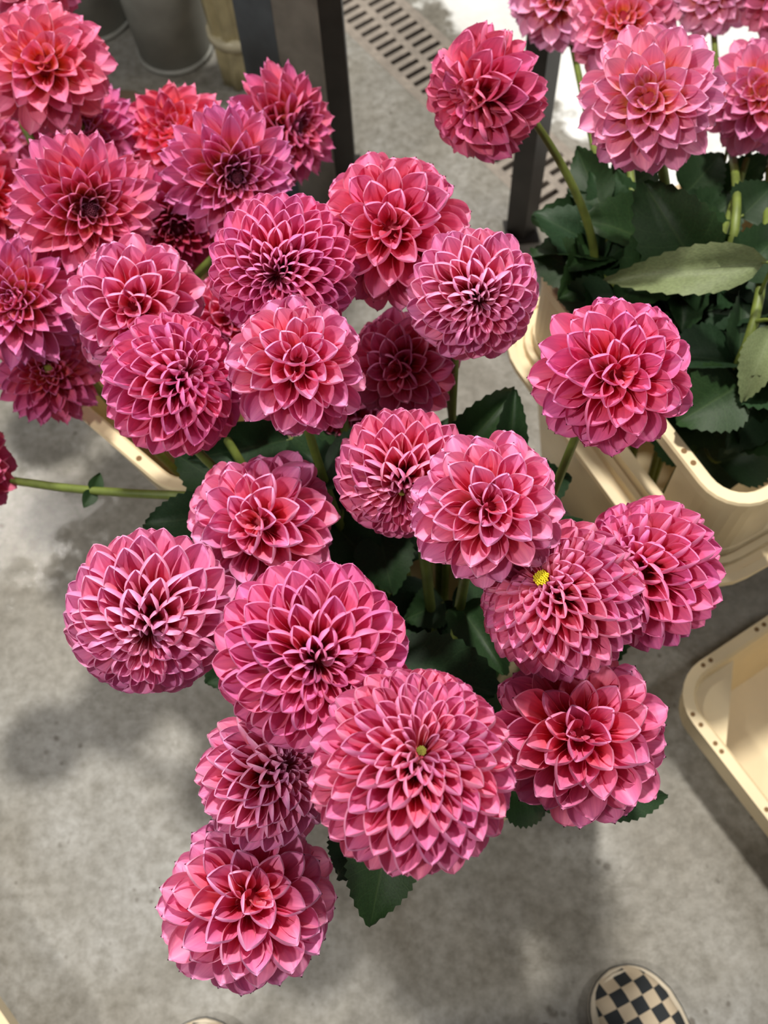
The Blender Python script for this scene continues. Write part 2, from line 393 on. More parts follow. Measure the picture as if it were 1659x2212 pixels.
# ------------------------------------------------------------------ dahlias
def add_attr(me, pu, pt):
    a = me.attributes.new('pu', 'FLOAT', 'POINT'); a.data.foreach_set('value', pu)
    b = me.attributes.new('pt', 'FLOAT', 'POINT'); b.data.foreach_set('value', pt)
def petal_mesh(name, W, phb, pht, bend, spoon, q, tip, wave, wb, rnd, t0=0.7, nu=8, nt=11):
    V = []; pu = []; pt = []
    y = z = 0.0; tp = 0.0; ph0 = rnd.uniform(0, 6); skew = rnd.uniform(-0.12, 0.12)
    for i in range(nt + 1):
        t = math.sin(PI / 2 * i / nt)
        # midline
        st = 8
        for k in range(st):
            tt = lerp(tp, t, (k + 0.5) / st)
            ang = bend * tt ** 1.4 + spoon * sm(tt, 0.65, 1.0)
            dl = (t - tp) / st
            y += math.cos(ang) * dl; z += math.sin(ang) * dl
        tp = t
        ang = bend * t ** 1.4 + spoon * sm(t, 0.65, 1.0)
        if t < t0: g = wb + (1 - wb) * sm(t / t0)
        else: g = max(0.0, 1 - ((t - t0) / (1 - t0)) ** q) ** 0.5
        g = max(g, 0.02)
        phi = lerp(phb, pht, sm(t, 0.05, 0.85))
        r = W / 2 * g / math.sin(min(phi, PI / 2))
        for j in range(nu + 1):
            u = -1 + 2 * j / nu
            a = phi * u
            x = r * math.sin(a) + skew * W * t * t * 0.5
            h = r * (1 - math.cos(a)) + 0.05 * W * g * abs(u)
            h += wave * W * g * u * u * math.sin(t * 8 + ph0 + (1.3 if u > 0 else 0))
            ex = tip * W * max(0, 1 - abs(u) * 1.3) * sm(t, 0.72, 1.0)
            V.append((x, y - math.sin(ang) * h + math.cos(ang) * ex, z + math.cos(ang) * h + math.sin(ang) * ex))
            pu.append(u); pt.append(t)
    n = nu + 1
    Fc = [(i * n + j, i * n + j + 1, (i + 1) * n + j + 1, (i + 1) * n + j) for i in range(nt) for j in range(nu)]
    me = mesh(name, V, Fc); add_attr(me, pu, pt); return me

STY = {
 # N petals, widest angle from the axis, packing, flattening, width factor, ...
 'ball':  dict(N=235, amax=2.50, p=0.88, flat=0.20, c=(1.08, 1.30), phb=2.6, pht=(2.35, 1.22), bend=(-0.25, -0.45), spoon=(-0.1, 0.60), q=2.5, t0=(0.88, 0.70), tip=0.05, wave=0.02, wb=0.50, jit=0.05, mat=P_BALL, base=(0.55, 0.15)),
 'wide':  dict(N=165, amax=2.50, p=0.86, flat=0.20, c=(1.08, 1.32), phb=2.6, pht=(2.25, 1.12), bend=(-0.25, -0.45), spoon=(-0.1, 0.55), q=2.5, t0=(0.87, 0.70), tip=0.05, wave=0.03, wb=0.48, jit=0.07, mat=P_BALL, base=(0.55, 0.15)),
 'loose': dict(N=122, amax=2.50, p=0.62, flat=0.16, c=(1.15, 1.34), phb=2.4, pht=(1.90, 0.95), bend=(-0.25, -0.40), spoon=(0.0, 0.20), q=2.2, t0=(0.76, 0.62), tip=0.10, wave=0.09, wb=0.44, jit=0.16, mat=P_BALL, base=(0.50, 0.12)),
 'open':  dict(N=125, amax=2.05, p=0.80, flat=0.42, c=(1.15, 1.30), phb=1.8, pht=(1.60, 0.70), bend=(0.30, -0.25), spoon=(0.1, 0.15), q=1.85, t0=(0.54, 0.54), tip=0.18, wave=0.05, wb=0.36, jit=0.13, mat=P_OPEN, base=(0.55, 0.12)),
 'pale':  dict(N=125, amax=2.35, p=0.58, flat=0.20, c=(1.20, 1.36), phb=1.9, pht=(1.35, 0.70), bend=(-0.10, -0.45), spoon=(0.0, 0.15), q=2.1, t0=(0.66, 0.62), tip=0.12, wave=0.11, wb=0.44, jit=0.18, mat=P_PALE, base=(0.45, 0.12)),
}
_pm = {}
NST = 9
def get_petal(sty, s, Wr, var):
    wq = round(Wr * 14) / 14.0
    k = (sty, s, wq, var)
    if k not in _pm:
        S = STY[sty]; x = (s + 0.5) / NST; rnd = random.Random(str(k))
        _pm[k] = petal_mesh('petal_' + sty, wq, S['phb'], lerp(*S['pht'], x) * rnd.uniform(0.92, 1.08), lerp(*S['bend'], x) + rnd.uniform(-0.08, 0.08),
                            lerp(*S['spoon'], x), S['q'], S['tip'], S['wave'], S['wb'], rnd, lerp(*S['t0'], sm(x, 0.05, 0.45)))
        _pm[k].materials.append(S['mat'])
    return _pm[k], wq
GA = PI * (3 - math.sqrt(5))
def lathe(name, prof, seg=16):
    V = []; Fc = []
    for r, z in prof:
        for k in range(seg): V.append((r * math.cos(2 * PI * k / seg), r * math.sin(2 * PI * k / seg), z))
    for i in range(len(prof) - 1):
        for k in range(seg): Fc.append((i * seg + k, i * seg + (k + 1) % seg, (i + 1) * seg + (k + 1) % seg, (i + 1) * seg + k))
    Fc.append(tuple(range(seg))[::-1]); Fc.append(tuple(range((len(prof) - 1) * seg, len(prof) * seg)))
    return mesh(name, V, Fc)
CORE = lathe('receptacle', [(0.06, -0.42), (0.2, -0.36), (0.34, -0.15), (0.36, 0.08), (0.30, 0.24), (0.18, 0.34), (0.05, 0.38)]); CORE.materials.append(M_CORE)
CALYX = lathe('calyx', [(0.10, -0.62), (0.16, -0.56), (0.22, -0.46), (0.24, -0.36), (0.2, -0.30)]); CALYX.materials.append(M_CALYX)
def disc_mesh(name, mat, n=46):
    V = []; Fc = []
    for k in range(n):                       # tiny budded florets packed on a dome
        x = (k + 0.5) / n; a = GA * k; rr = math.sqrt(x); z = 0.35 * (1 - rr * rr)
        c = Vector((rr * math.cos(a), rr * math.sin(a), z)); b = len(V); s = 0.15
        for i in range(5): V.append(c + Vector((s * math.cos(i * 2 * PI / 5), s * math.sin(i * 2 * PI / 5), -0.12)))
        for i in range(5): V.append(c + Vector((s * 0.75 * math.cos(i * 2 * PI / 5), s * 0.75 * math.sin(i * 2 * PI / 5), 0.12)))
        V.append(c + Vector((0, 0, 0.26)))
        for i in range(5):
            j = (i + 1) % 5; Fc.append((b + i, b + j, b + 5 + j, b + 5 + i)); Fc.append((b + 5 + i, b + 5 + j, b + 10))
    me = mesh(name, V, Fc); me.materials.append(mat); return me
DISC = {'y': disc_mesh('disc_y', M_DISC_Y), 'g': disc_mesh('disc_g', M_DISC_G), 'p': disc_mesh('disc_p', M_DISC_P)}
def tube(name, pts, rads, seg=8, caps=True):
    V = []; Fc = []; n = len(pts); prev = None
    for i, p in enumerate(pts):
        d = (pts[min(n - 1, i + 1)] - pts[max(0, i - 1)]).normalized()
        if prev is None: a = d.orthogonal().normalized()
        else: a = (prev - d * prev.dot(d)).normalized()
        prev = a; b = d.cross(a)
        for k in range(seg):
            th = 2 * PI * k / seg; V.append(p + (a * math.cos(th) + b * math.sin(th)) * rads[i])
    for i in range(n - 1):
        for k in range(seg): Fc.append((i * seg + k, i * seg + (k + 1) % seg, (i + 1) * seg + (k + 1) % seg, (i + 1) * seg + k))
    if caps: Fc.append(tuple(range(seg))[::-1]); Fc.append(tuple(range((n - 1) * seg, n * seg)))
    return mesh(name, V, Fc)
def bez(p0, p1, p2, p3, n=18):
    out = []
    for i in range(n + 1):
        t = i / n; s = 1 - t
        out.append(p0 * s ** 3 + p1 * 3 * s * s * t + p2 * 3 * s * t * t + p3 * t ** 3)
    return out
# leaves: serrated blade with a folded midrib
def leaf_mesh(name, rnd, fold=0.35, droop=-0.5, teeth=11):
    V = []; pu = []; pt = []; nt = teeth * 2; nu = 6
    y = z = 0; tp = 0; twist = rnd.uniform(-0.5, 0.5)
    for i in range(nt + 1):
        t = i / nt; ang = 0.15 + droop * t * t
        y += math.cos(ang) * (t - tp); z += math.sin(ang) * (t - tp); tp = t
        g = math.sin(PI * min(1, t ** 0.72)) ** 0.85 * (1 - 0.15 * t)
        g = max(g, 0.015) * (1.0 if i % 2 == 0 else 1.09)
        sh = 0.0 if i % 2 == 0 else 0.022
        for j in range(nu + 1):
            u = -1 + 2 * j / nu; au = abs(u)
            h = fold * 0.5 * g * au + 0.05 * math.sin(6 * t + 2 * u + twist * 5) * au + twist * 0.12 * u * t
            V.append((0.5 * g * u, y + sh * au ** 3 - math.sin(ang) * h, z + math.cos(ang) * h)); pu.append(u); pt.append(t)
    n = nu + 1
    me = mesh(name, V, [(i * n + j, i * n + j + 1, (i + 1) * n + j + 1, (i + 1) * n + j) for i in range(nt) for j in range(nu)])
    add_attr(me, pu, pt); return me
LEAVES = [leaf_mesh('leaf', random.Random(i), fold=0.25 + 0.1 * i, droop=-0.25 - 0.2 * i) for i in range(5)]
for l in LEAVES: l.materials.append(M_LEAF)
PALE = leaf_mesh('leaf_pale', random.Random(11), fold=0.25, droop=-0.35); PALE.materials.append(M_LEAF_PALE)
def leaf_at(parent, base, tip, width, up=None, roll=0.0, me=None, col=None):
    d = tip - base; L = d.length; d.normalize()
    if up is None: up = (CAM - base).normalized()
    zz = (up - d * up.dot(d)).normalized(); xx = d.cross(zz)
    M = Matrix((xx, d, zz)).transposed().to_4x4() @ Matrix.Rotation(roll, 4, 'Y') @ Matrix.Diagonal((width, L, L * 0.9, 1))
    o = link('leaf', me or R_.choice(LEAVES), None, parent, Matrix.Translation(base - parent.location) @ M)
    k = R_.uniform(0.75, 1.3); c = col or (1.0, 1.0, 1.0); o.color = (c[0] * k, c[1] * k, c[2] * k * R_.uniform(0.7, 1.2), 1)
    return o

# centre, yaw, length, width, rim height, taper of the wall, how far the ledge stands out
CRATES = {'M': (CM, YM, 0.29, 0.23, 0.39, -0.055, 0.036), 'L': (CL, YL, 0.38, 0.23, 0.5, -0.09, 0.003), 'R': (CR, YR, 0.372, 0.29, 0.5, -0.045, 0.036)}
def crate_sd(cid, p):                     # signed distance to the rim outline, seen from above
    c, yaw, lx, ly = CRATES[cid][:4]; d = p - c
    x = d.x * math.cos(yaw) + d.y * math.sin(yaw); y = -d.x * math.sin(yaw) + d.y * math.cos(yaw); r = 0.045
    qx, qy = abs(x) - lx / 2 + r, abs(y) - ly / 2 + r
    return math.hypot(max(qx, 0), max(qy, 0)) + min(max(qx, qy), 0) - r
def wall_bite(p, rad):                    # how deep a point sits in any crate wall
    worst = 0.0
    for cid, (c, yaw, lx, ly, zt, tp, led) in CRATES.items():
        if p.z > zt + rad + 0.002: continue
        sd = crate_sd(cid, p)
        i_ = sd - (lerp(tp - 0.014, -0.017, max(0, p.z) / zt) - rad)      # > 0: too close to the inside of the wall
        o_ = led + rad - sd                                               # > 0: too close to the outside
        worst = max(worst, min(i_, o_, zt + rad + 0.002 - p.z))
    return worst
def head_geom(cx, cy, rx, ry, ex, ey, D, tiltk=0.85):
    r = (rx + ry) / 2; Rw = D * r / F_PX
    C = at_depth((cx, cy), D); back = (CAM - C).normalized()
    xr = (ROT @ Vector((1, 0, 0))); xr = (xr - back * xr.dot(back)).normalized(); yr = back.cross(xr)
    dx, dy = (ex - cx) / (r * tiltk), -(ey - cy) / (r * tiltk); m = math.hypot(dx, dy)
    if m > 0.97: dx, dy = dx / m * 0.97, dy / m * 0.97
    return C, Rw, (xr * dx + yr * dy + back * math.sqrt(max(0.02, 1 - dx * dx - dy * dy))).normalized()
HEADS = {}; DAHLIA = {}; PTS = {}; CRATE_OF = {}
def head_bite(p, skip, k=0.95):
    b = 0.0
    for h, (C, Rw, f) in HEADS.items():
        if h == skip: continue
        d = (p - C).length
        if d < Rw * k: b = max(b, 1 - d / (Rw * k))
    return b
# where the photograph shows a stem leaving its crate (pixel at rim height)
EXIT_PX = {20: (1248, 612), 40: (1500, 690), 35: (1430, 560), 36: (1360, 520), 37: (1310, 560), 38: (1560, 600), 39: (1590, 800)}
def route_stem(i, cid, C, Rw, face, rnd):
    c, yaw, lx, ly, zt, tp, led = CRATES[cid]
    u = Vector((math.cos(yaw), math.sin(yaw), 0)); v = Vector((-u.y, u.x, 0)); up = Vector((0, 0, 1))
    hb = C - face * Rw * 0.55; hx, hy = lx / 2 - 0.035, ly / 2 - 0.035
    rel = C - c; lu, lv = rel.dot(u), rel.dot(v)
    best = None
    for k in range(110):
        if i in EXIT_PX:
            q = on_z(EXIT_PX[i], zt + 0.02) - c; a, b = q.dot(u) + rnd.uniform(-1, 1) * 0.0004 * k, q.dot(v) + rnd.uniform(-1, 1) * 0.0004 * k
        else:
            f = rnd.uniform(0.25, 1.0)
            a, b = lu * f + rnd.uniform(-1, 1) * 0.0006 * k, lv * f + rnd.uniform(-1, 1) * 0.0006 * k
        a = max(-hx, min(hx, a)); b = max(-hy, min(hy, b))
        Q = c + u * a + v * b + up * (zt + 0.03)
        g = rnd.uniform(0.25, 0.5); g = min(g, (lx / 2 + tp - 0.03) / hx, (ly / 2 + tp - 0.03) / hy)
        base = c + u * a * g + v * b * g + up * 0.012
        d1 = (Q - base).normalized(); d1 = (d1 + up * rnd.uniform(0, 0.8)).normalized(); ln = (hb - Q).length
        sd = (-face * 0.5 + (Q - up * 0.1 - hb).normalized() * 0.9).normalized()
        side = d1.cross((hb - Q).normalized()); side = side.normalized() if side.length > 1e-4 else u
        h1 = Q + d1 * ln * rnd.uniform(0.2, 0.5) + side * rnd.uniform(-1, 1) * 0.0012 * k
        h2 = hb + sd * ln * rnd.uniform(0.25, 0.45) + side * rnd.uniform(-1, 1) * 0.0008 * k
        if i == 34: h2 = on_z((430, 1130), 0.53)
        lo = bez(base, base.lerp(Q, 0.33), Q - d1 * (Q - base).length * 0.25, Q, 8); hi = bez(Q, h1, h2, hb, 14)
        pts = lo + hi[1:]
        cost = 0.02 * k / 110 + 0.15 * sum((x - y).length for x, y in zip(pts, pts[1:]))
        for n_, p in enumerate(pts):
            w_ = wall_bite(p, 0.0075)
            if w_ > 0: cost += 1 + w_ * 60
            cost += head_bite(p, i) * 2.0
        for o_ in PTS.values():
            cost += sum(0.03 for p in pts[6:-3] if min((p - q).length_squared for q in o_) < 0.00008)
        if best is None or cost < best[0]: best = (cost, base, pts)
    return best[1], best[2], hb
def blade_points(base, tip, width, up):
    d = tip - base; L = d.length; d = d.normalized(); zz = (up - d * up.dot(d)).normalized(); xx = d.cross(zz)
    return [base + d * L * t + xx * width * 0.5 * sgn_ * g for t, g in ((0.12, 0.5), (0.3, 0.95), (0.5, 1.0), (0.7, 0.75), (0.9, 0.3), (1.0, 0.0)) for sgn_ in (-1, 0, 1)]
def leaf_bite(base, tip, width, up, own):
    return sum(wall_bite(p, 0.010) * 30 + head_bite(p, None, 0.9) for p in blade_points(base, tip, width, up))
def dahlia(i, cx, cy, rx, ry, ex, ey, D, sty, crate_id, disc, tint, label, group=None, leaves=2, tiltk=0.85, Nk=1.0, flat=None):
    rnd = random.Random(100 + i); S = STY[sty]
    C, Rw, face = HEADS[i]
    base, pts, hb = route_stem(i, crate_id, C, Rw, face, rnd); PTS[i] = pts; CRATE_OF[i] = crate_id
    root = empty('dahlia', base, label, 'flower', group)
    q = Vector((0, 0, 1)).rotation_difference(face)
    hM = Matrix.Translation(C - base) @ q.to_matrix().to_4x4()
    head = link('flower_head', CORE, None, root, hM @ Matrix.Scale(Rw, 4))
    nrm = S['N'] * Nk; Np = int(nrm)
    link('calyx', CALYX, None, head)
    a0 = rnd.uniform(0, 6)
    fl_ = S['flat'] if flat is None else flat
    k0 = 0
    if disc: 
        k0 = {'y': 6, 'g': 3, 'p': 5}[disc]
    for k in range(k0, Np):
        x = (k + 0.6) / Np
        al = 0.13 + (S['amax'] - 0.13) * x ** S['p']
        jj = S['jit'] * (0.4 + 0.6 * min(1, x * 3))
        ar = 2 * PI * math.sin(min(max(al - 0.10, 0.02), PI / 2 + 0.35)) * S['amax'] * S['p'] * x ** (S['p'] - 1) / Np
        ca = math.cos(al)
        rho = 1 - fl_ * max(0, ca) ** 2 if ca > 0 else 1 - 0.30 * ca * ca
        wd = lerp(*S['c'], min(1, x * 2.5)) * math.sqrt(ar) * rho
        rho *= 0.86 + 0.14 * sm(al, 0.1, 0.75)
        rho *= 1 + rnd.uniform(-0.5, 0.5) * jj
        b0 = rho * lerp(S['base'][0], S['base'][1], min(1, x * 1.6))
        L = rho - b0 + 0.04
        ph = a0 + GA * k + rnd.uniform(-1, 1) * jj
        al += rnd.uniform(-0.7, 0.7) * jj
        d = Vector((math.sin(al) * math.cos(ph), math.sin(al) * math.sin(ph), math.cos(al)))
        nn = Vector((-math.cos(al) * math.cos(ph), -math.cos(al) * math.sin(ph), math.sin(al)))
        xx = d.cross(nn)
        st = min(NST - 1, int(x * NST))
        me, wq = get_petal(sty, st, min(1.2, wd / L), rnd.randrange(3))
        roll = rnd.uniform(-1.6, 1.6) * jj
        M = Matrix((xx, d, nn)).transposed().to_4x4() @ Matrix.Rotation(roll, 4, 'Y')
        sx = wd / (wq * L)
        M = Matrix.Translation(d * b0) @ M @ Matrix.Diagonal((L * sx, L, L * (0.5 + 0.5 * sx), 1))
        o = link('petal', me, None, head, M)
        kk = rnd.uniform(0.94, 1.05)
        dk = 1.0
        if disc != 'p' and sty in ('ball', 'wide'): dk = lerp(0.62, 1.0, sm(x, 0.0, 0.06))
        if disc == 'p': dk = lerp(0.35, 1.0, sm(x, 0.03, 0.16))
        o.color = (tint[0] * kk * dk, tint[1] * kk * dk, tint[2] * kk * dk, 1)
    if disc:
        sc = {'y': 0.10, 'g': 0.048, 'p': 0.10}[disc]
        zt = (1 - fl_) * 0.86 - {'y': 0.03, 'g': 0.13, 'p': 0.04}[disc]
        if sty == 'open' and disc == 'g': sc, zt = 0.085, 0.47
        link('disc', DISC[disc], None, head, Matrix.Translation((0, 0, zt)) @ Matrix.Scale(sc, 4))
    # stem
    rs = 0.0045 * rnd.uniform(0.85, 1.15)
    st = link('stem', tube('stem', [p - base for p in pts], [lerp(rs * 1.25, rs * 0.85, n_ / (len(pts) - 1)) for n_ in range(len(pts))]), M_STEM, root)
    # a few leaves on the stem
    zt = CRATES[crate_id][4]
    span = [p for p in pts if zt - 0.05 < p.z < (0.53 if crate_id == 'R' else 0.62) and not (crate_id == 'R' and p.y > 0.80)] or [pts[8]]
    for q_ in range(leaves):
        best = None
        for k in range(30):
            p = rnd.choice(span); an = rnd.uniform(0, 2 * PI); dd = Vector((math.cos(an), math.sin(an), rnd.uniform(-0.1, 0.6))).normalized()
            Lf = rnd.uniform(0.07, 0.115); wf = Lf * rnd.uniform(0.55, 0.8); uv = Vector((rnd.uniform(-.4, .4), rnd.uniform(-.4, .4), 1))
            bt = leaf_bite(p, p + dd * Lf, wf, uv, i)
            if best is None or bt < best[0]: best = (bt, p, dd, Lf, wf, uv)
            if bt <= 0: break
        bt, p, dd, Lf, wf, uv = best
        leaf_at(root, p, p + dd * Lf, wf, up=uv)
    DAHLIA[i] = root; root['_pts'] = 0
    del root['_pts']
    return pts
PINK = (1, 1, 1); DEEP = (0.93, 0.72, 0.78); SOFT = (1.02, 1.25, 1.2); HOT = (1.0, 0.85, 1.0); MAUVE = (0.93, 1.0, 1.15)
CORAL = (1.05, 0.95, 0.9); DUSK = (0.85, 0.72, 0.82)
T = [
 (1, 612, 582, 172, 140, 590, 603, 0.816, 'ball', 'M', None, HOT, 'pink ball dahlia with a tight honeycomb of tubular petals at its heart'),
 (2, 848, 500, 138, 172, 835, 475, 0.848, 'loose', 'M', None, PINK, 'rose pink dahlia rising behind the honeycomb-hearted ball dahlia'),
 (3, 1020, 635, 132, 145, 1046, 662, 0.819, 'wide', 'M', None, SOFT, 'soft pink ball dahlia with a small dark heart, nearest the black square post'),
 (4, 296, 662, 150, 135, 280, 665, 0.870, 'loose', 'M', None, SOFT, 'pink dahlia with folded scroll-like petals next to the dark-eyed orange dahlia'),
 (5, 378, 832, 158, 145, 420, 790, 0.830, 'wide', 'M', None, HOT, 'pink ball dahlia hanging over the bare inside of the left crate'),
 (6, 640, 795, 158, 128, 645, 762, 0.787, 'loose', 'M', None, SOFT, 'pink dahlia with withered lower petals around its visible stem, below the honeycomb ball'),
 (7, 872, 790, 122, 112, 850, 800, 0.962, 'loose', 'M', None, PINK, 'deep pink dahlia wedged low between three larger heads'),
 (8, 872, 1022, 137, 150, 866, 1085, 0.799, 'wide', 'M', 'g', PINK, 'pink ball dahlia bent down with a greenish eye, beside the paler mauve-sided dahlia'),
 (9, 1052, 1100, 162, 152, 1070, 1085, 0.713, 'loose', 'M', None, SOFT, 'salmon pink dahlia with mauve small petals, touching the yellow-eyed one'),
 (10, 572, 1135, 160, 150, 535, 1120, 0.831, 'loose', 'M', None, SOFT, 'pink dahlia with long boat-shaped petals beside the dark leaves'),
 (11, 328, 1322, 185, 172, 318, 1395, 0.718, 'wide', 'M', None, SOFT, 'pink ball dahlia tilted down over the bare grey floor, heart low'),
 (12, 675, 1412, 202, 202, 694, 1445, 0.646, 'wide', 'M', None, HOT, 'very large pink ball dahlia with broad petals and a dark red heart'),
 (13, 890, 1662, 210, 226, 920, 1605, 0.599, 'ball', 'M', 'g', PINK, 'largest pink ball dahlia with regular cupped petals and tiny green eye'),
 (14, 570, 1680, 142, 150, 635, 1645, 0.733, 'wide', 'M', None, SOFT, 'small coral pink dahlia tucked under the two largest heads'),
 (15, 1248, 1590, 185, 178, 1262, 1575, 0.759, 'loose', 'M', None, PINK, 'big pink dahlia with orange-flushed broad petals and a leaf poking out below'),
 (16, 1212, 1295, 178, 165, 1160, 1237, 0.730, 'ball', 'M', 'y', PINK, 'pink ball dahlia with an open bright yellow eye'),
 (17, 1398, 1238, 150, 172, 1325, 1200, 0.777, 'wide', 'M', None, HOT, 'pink ball dahlia half behind the yellow-eyed one'),
 (18, 536, 1948, 196, 163, 560, 1925, 0.764, 'loose', 'M', None, SOFT, 'shaggy pink dahlia hanging lowest over the floor'),
 (19, 1322, 810, 160, 162, 1350, 805, 0.769, 'loose', 'M', None, HOT, 'bright pink dahlia leaning over the rim of the leafy crate'),
 (20, 1046, 205, 132, 140, 962, 222, 0.955, 'loose', 'R', None, DEEP, 'deep pink dahlia alone on a long bare stem above the drain grate', None, 2, 0.85, 1.0, 0.50),
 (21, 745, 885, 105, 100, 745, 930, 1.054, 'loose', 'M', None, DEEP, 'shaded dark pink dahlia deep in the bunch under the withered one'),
 (22, 500, 690, 105, 100, 480, 690, 1.054, 'loose', 'M', None, PINK, 'pink dahlia almost hidden under the honeycomb-hearted ball'),
 (23, 100, 148, 148, 118, 75, 105, 1.083, 'pale', 'L', None, (0.98, 0.7, 0.72), 'pink dahlia with orange heart and curled petals, beside the grey buckets'),
 (24, 182, 296, 128, 104, 172, 262, 1.20, 'open', 'L', 'g', MAUVE, 'mauve and orange dahlia squeezed behind the dark-eyed one'),
 (25, 182, 448, 160, 145, 205, 455, 0.974, 'open', 'L', 'p', PINK, 'open pink and orange dahlia with a big dark purple eye'),
 (26, 60, -80, 130, 112, 60, -40, 1.153, 'pale', 'L', None, (0.98, 0.75, 0.8), 'pink dahlia behind the curled orange-hearted one, next to the far grey bucket'),
 (27, 382, 300, 112, 120, 350, 255, 1.222, 'open', 'L', None, CORAL, 'coral red dahlia turned away behind the purple-hearted one', None, 0, 0.85, 0.6),
 (28, 495, 372, 135, 138, 523, 390, 1.022, 'open', 'L', 'p', MAUVE, 'mauve pink dahlia with pointed petals and small purple heart'),
 (29, 608, 275, 118, 130, 680, 272, 1.164, 'open', 'L', 'p', DUSK, 'dusky pink dahlia seen side-on against the steel upright', None, 0, 0.85, 0.8, 0.45),
 (30, 42, 650, 118, 150, 5, 640, 0.970, 'open', 'L', None, MAUVE, 'mauve pink dahlia with crumpled petals above the yellow-green-eyed one'),
 (31, 108, 805, 120, 96, 102, 790, 1.070, 'open', 'L', 'g', DUSK, 'dark rose dahlia with a yellow-green eye at the edge of the left crate'),
 (32, -42, 318, 112, 110, -50, 300, 1.275, 'pale', 'L', None, (0.9, 0.7, 0.8), 'pink dahlia touching the outer side of the mauve and orange one'),
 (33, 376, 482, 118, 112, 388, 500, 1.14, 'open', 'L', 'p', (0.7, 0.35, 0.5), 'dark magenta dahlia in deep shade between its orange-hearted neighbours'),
 (34, -85, 1012, 112, 105, -110, 1000, 1.078, 'loose', 'M', None, DEEP, 'pink dahlia on a long stem stretched out sideways across the left crate'),
 (35, 1404, 217, 140, 148, 1395, 205, 0.938, 'pale', 'R', None, PINK, 'light pink dahlia with a yellow-orange heart in front of the white floor'),
 (36, 1346, 48, 115, 112, 1345, 18, 1.150, 'pale', 'R', None, (1.0, 0.9, 0.9), 'light pink dahlia with orange heart just behind the yellow-hearted one'),
 (37, 1208, -5, 98, 108, 1185, -40, 1.267, 'pale', 'R', None, SOFT, 'pale pink dahlia in front of the top of the black square post'),
 (38, 1540, -32, 100, 100, 1540, -20, 1.350, 'pale', 'R', None, SOFT, 'pale washed pink dahlia above the white painted floor'),
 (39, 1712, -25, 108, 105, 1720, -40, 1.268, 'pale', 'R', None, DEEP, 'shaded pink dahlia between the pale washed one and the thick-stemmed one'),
 (40, 1650, 205, 112, 128, 1645, 190, 1.125, 'pale', 'R', None, (1.0, 0.95, 1.0), 'bright pink dahlia on a thick stem over the leafy crate'),
 (41, -30, 428, 112, 110, -60, 410, 1.180, 'open', 'L', None, CORAL, 'coral pink dahlia partly under the big dark purple-eyed one'),
]
for row in T: HEADS[row[0]] = head_geom(*row[1:8])
for row in T:
    i = row[0]; nl = 9 if row[9] == 'R' else (2 if i in (5, 6, 8, 9, 10, 16, 17, 19, 3, 7, 21) else 1)
    if row[9] == 'L' or i == 34: nl = 0
    if i in (11, 18, 14, 13, 15, 12): nl = 1
    dahlia(*row, **({} if len(row) > 13 else dict(leaves=nl)))
del_keys = []

